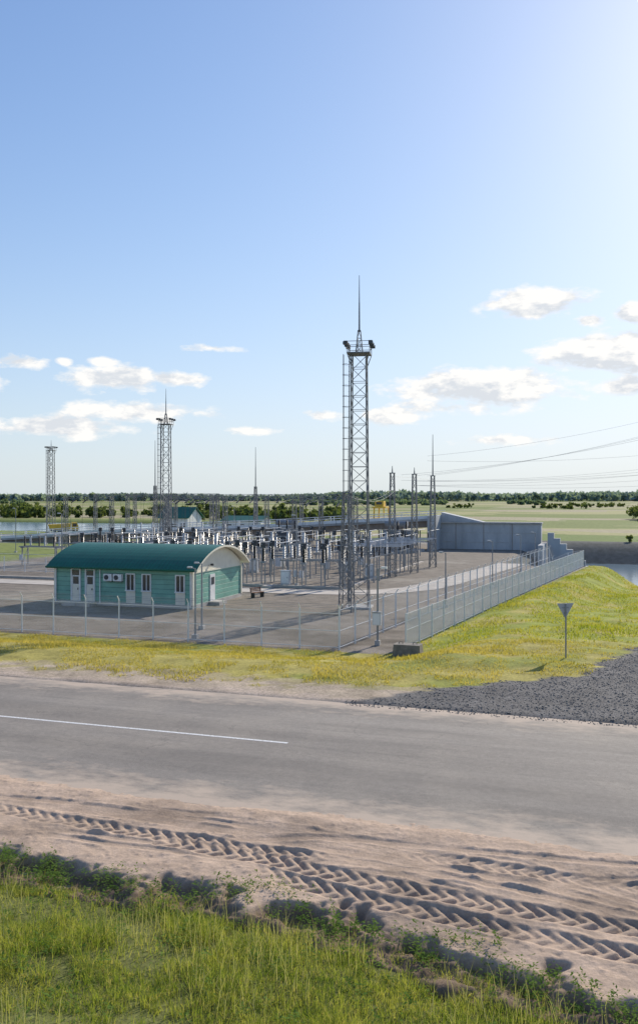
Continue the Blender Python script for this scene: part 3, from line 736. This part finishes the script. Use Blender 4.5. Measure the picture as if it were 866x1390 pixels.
# ---------------------------------------------------------------- trees
def tree_mass(name,T,mat,leaf,per,wide=1.):
    V=[];F=[];n0=0
    for (x,y,h) in T:
        z0=float(HT(x,y))-.3; r=h*random.uniform(.28,.42)*wide
        k=per; lob=[(random.gauss(0,r*.5),random.gauss(0,r*.5),h*random.uniform(.25,.85),r*random.uniform(.3,.6)) for _ in range(8)]
        L=np.array(lob)[rng.integers(0,8,k)]
        d=rng.normal(size=(k,3)); d/=np.linalg.norm(d,axis=1)[:,None]
        c=L[:,:3]+d*(L[:,3]*rng.random(k)**.4)[:,None]*np.array([1,1,.9])
        c[:,2]=np.maximum(c[:,2],.2)
        c+=np.array([x,y,z0])
        a=rng.normal(size=(k,3)); b=rng.normal(size=(k,3)); s=leaf*(.5+rng.random(k))[:,None]
        a=a/np.linalg.norm(a,axis=1)[:,None]*s; b=b/np.linalg.norm(b,axis=1)[:,None]*s
        q=np.stack([c-a-b,c+a-b*.6,c+a*.7+b,c-a*.8+b*.8],1).reshape(-1,3)
        V.append(q); F.append(n0+np.arange(k*4).reshape(-1,4)); n0+=len(q)
        tv=np.array([[x+math.cos(t)*h*.025*s2,y+math.sin(t)*h*.025*s2,zz] for zz,s2 in((z0,1),(z0+h*.7,.3)) for t in(0,2.1,4.2)])
        V.append(tv); F.append(n0+np.array([[0,1,4,3],[1,2,5,4],[2,0,3,5]])); n0+=6
    return tri_mesh(name,np.concatenate(V),np.concatenate(F),mat)
def cam2w(x,y): return .949*x-.316*y, .316*x+.949*y
leafm=foliage('tree_leaf',(.09,.135,.055),(.17,.21,.085),.2,.45)
T=[]
for i in range(220):
    px=random.uniform(-30,465); d=random.uniform(375,480) if px<300 else random.uniform(340,440); x,y=cam2w((px-433)/1200*d,d); T.append((x,y,2.2+random.random()**2*4.8))
for i in range(45):
    d=random.uniform(330,370); px=random.choice([random.gauss(390,35),random.gauss(330,25)]); x,y=cam2w((px-433)/1200*d,d); T.append((x,y,random.uniform(2.5,5)))
tree_mass('tree_line',T,leafm,.5,150,1.3)
T=[]
for pc,d0,cnt in ((625,760,7),(735,700,8),(765,820,9),(815,760,8),(790,690,6),(840,850,8)):
    for i in range(cnt):
        d=d0+random.gauss(0,22); px=pc+random.gauss(0,13); x,y=cam2w((px-433)/1200*d,d); T.append((x,y,random.uniform(1.8,4.6)))
for i in range(16):
    d=random.uniform(350,390); px=random.gauss(872,11); x,y=cam2w((px-433)/1200*d,d); T.append((x,y,random.uniform(4,8)))
tree_mass('tree_line',T,leafm,.5,120,1.6)
hazy=foliage('forest_far_haze',(.22,.30,.32),(.27,.35,.36),.01,.4)  # aerial haze put into the leaf colour as a pale bluish tint
T=[]
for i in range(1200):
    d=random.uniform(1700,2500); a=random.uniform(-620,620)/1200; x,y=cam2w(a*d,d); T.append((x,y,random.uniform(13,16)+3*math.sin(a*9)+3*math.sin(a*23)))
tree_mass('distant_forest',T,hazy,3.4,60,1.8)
mid=foliage('forest_mid_haze',(.16,.23,.18),(.21,.28,.19),.02,.4)  # leaf colour lightened to paint in distance haze
T=[]
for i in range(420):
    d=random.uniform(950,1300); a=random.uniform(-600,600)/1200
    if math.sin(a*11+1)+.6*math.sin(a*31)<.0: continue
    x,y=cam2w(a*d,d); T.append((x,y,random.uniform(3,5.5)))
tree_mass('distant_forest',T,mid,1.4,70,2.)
T=[]
for i in range(14):
    x,y=-4+random.uniform(0,40),random.uniform(183,192); T.append((x,y,random.uniform(1,2.)))
tree_mass('shrubs',T,leafm,.2,120,1.5)
# ---------------------------------------------------------------- world
VIEW=18.43
sun_rel=32.; el=28.
comp=rad(sun_rel-VIEW)
world=bpy.data.worlds.new('World'); scene.world=world; world.use_nodes=True
nt=world.node_tree; nt.nodes.clear()
out=nt.nodes.new('ShaderNodeOutputWorld'); bg=nt.nodes.new('ShaderNodeBackground'); bg.inputs['Strength'].default_value=.12
sky=nt.nodes.new('ShaderNodeTexSky'); sky.sky_type='NISHITA'; sky.sun_disc=False; sky.sun_elevation=rad(el); sky.sun_rotation=comp
sky.air_density=1.; sky.dust_density=.5; sky.ozone_density=2.0
def vm(op,a,b):
    n=nt.nodes.new('ShaderNodeVectorMath'); n.operation=op
    for i,v in enumerate((a,b)):
        if isinstance(v,tuple): n.inputs[i].default_value=v
        else: nt.links.new(v,n.inputs[i])
    return n.outputs[0]
den=vm('ADD',vm('MULTIPLY',sky.outputs[0],(.055,.07,.095)),(1.,1.,1.))
skyc=vm('MULTIPLY',vm('DIVIDE',sky.outputs[0],den),(1.20,1.42,1.92))
tc=nt.nodes.new('ShaderNodeTexCoord'); sp=nt.nodes.new('ShaderNodeSeparateXYZ')
rot=nt.nodes.new('ShaderNodeVectorRotate'); rot.rotation_type='Z_AXIS'; rot.inputs['Angle'].default_value=rad(-VIEW)
nt.links.new(tc.outputs['Generated'],rot.inputs['Vector']); nt.links.new(rot.outputs[0],sp.inputs[0])
az=mth(nt,'ARCTAN2',sp.outputs['X'],sp.outputs['Y']); ele=mth(nt,'ARCSINE',sp.outputs['Z'])
hz=mth(nt,'POWER',2.718,mth(nt,'MULTIPLY',mth(nt,'MAXIMUM',ele,0.),-7.5)); hz=mth(nt,'MULTIPLY',hz,.85)
skyc=mix(nt,hz,skyc,(5.7,6.4,6.75))
cb=nt.nodes.new('ShaderNodeCombineXYZ'); nt.links.new(az,cb.inputs[0]); nt.links.new(ele,cb.inputs[1])
nf=noise(nt,16,8,.6,cb.outputs[0],(1,2.2,1)); nfo=noise(nt,16,8,.6,cb.outputs[0],(1,2.2,1),(.010,.026,0))
clouds=[(730,412,68,22,1),(825,480,90,30,1),(655,527,125,28,1),(610,553,80,17,.8),(525,565,50,13,.9),(440,564,34,8,.7),(160,515,72,19,1),(238,515,48,12,.9),(140,490,22,10,.9),(190,560,90,17,.85),(70,580,130,16,.85),(25,491,36,11,.85),(798,435,24,9,.9),(858,424,24,13,1),(345,585,40,6,.6),(700,597,100,9,.65),(290,473,42,6,.6),(88,491,11,6,.8),(850,525,40,17,.95),(-60,520,60,18,1),(960,500,80,26,1)]
acc=None
for cx,cy,rx_,ry_,s_ in clouds:
    ca=math.atan((cx-433)/1200); ce=math.atan((674-cy)/1200*math.cos(ca))
    w=vm('MULTIPLY',vm('SUBTRACT',cb.outputs[0],(ca,ce,0)),(1200/rx_/1.1,1200/ry_/1.1,0))
    l=nt.nodes.new('ShaderNodeVectorMath'); l.operation='LENGTH'; nt.links.new(w,l.inputs[0])
    mk=mth(nt,'MULTIPLY',mrange(nt,l.outputs['Value'],0,1.25,1,0),s_)
    acc=mk if acc is None else mth(nt,'MAXIMUM',acc,mk)
dn=mth(nt,'ADD',acc,mrange(nt,nf,.25,.75,-.55,.55))
dens=mth(nt,'MULTIPLY',mrange(nt,dn,.22,.52,0,.97),mrange(nt,acc,.0,.15,0,1))
lit=mrange(nt,mth(nt,'SUBTRACT',nf,nfo),-.09,.04)
cc=mix(nt,lit,(6.1,6.4,6.8),(8.6,8.45,8.2))
cc=mix(nt,mrange(nt,dn,.2,.5,.7,.0),cc,(7.8,7.9,7.9))
col=mix(nt,dens,skyc,cc)
nt.links.new(col,bg.inputs['Color']); nt.links.new(bg.outputs[0],out.inputs['Surface'])
S=Vector((math.sin(comp)*math.cos(rad(el)),math.cos(comp)*math.cos(rad(el)),math.sin(rad(el))))
ld=bpy.data.lights.new('sun','SUN'); ld.energy=5; ld.angle=rad(.5); ld.color=(1,.91,.77)
lo=bpy.data.objects.new('sun',ld); lo.rotation_euler=S.to_track_quat('Z','Y').to_euler(); link(lo)
cd=bpy.data.cameras.new('camera'); cam=bpy.data.objects.new('camera',cd); link(cam)
cd.sensor_fit='VERTICAL'; cd.sensor_height=36; cd.sensor_width=24; cd.lens=36*1200/1390; cd.shift_y=-21/1390
cd.clip_start=.1; cd.clip_end=20000
cam.location=(0,0,8.9); cam.rotation_euler=(rad(90),0,rad(VIEW)); scene.camera=cam
scene.view_settings.view_transform='Standard'; scene.view_settings.look='None'; scene.view_settings.exposure=0
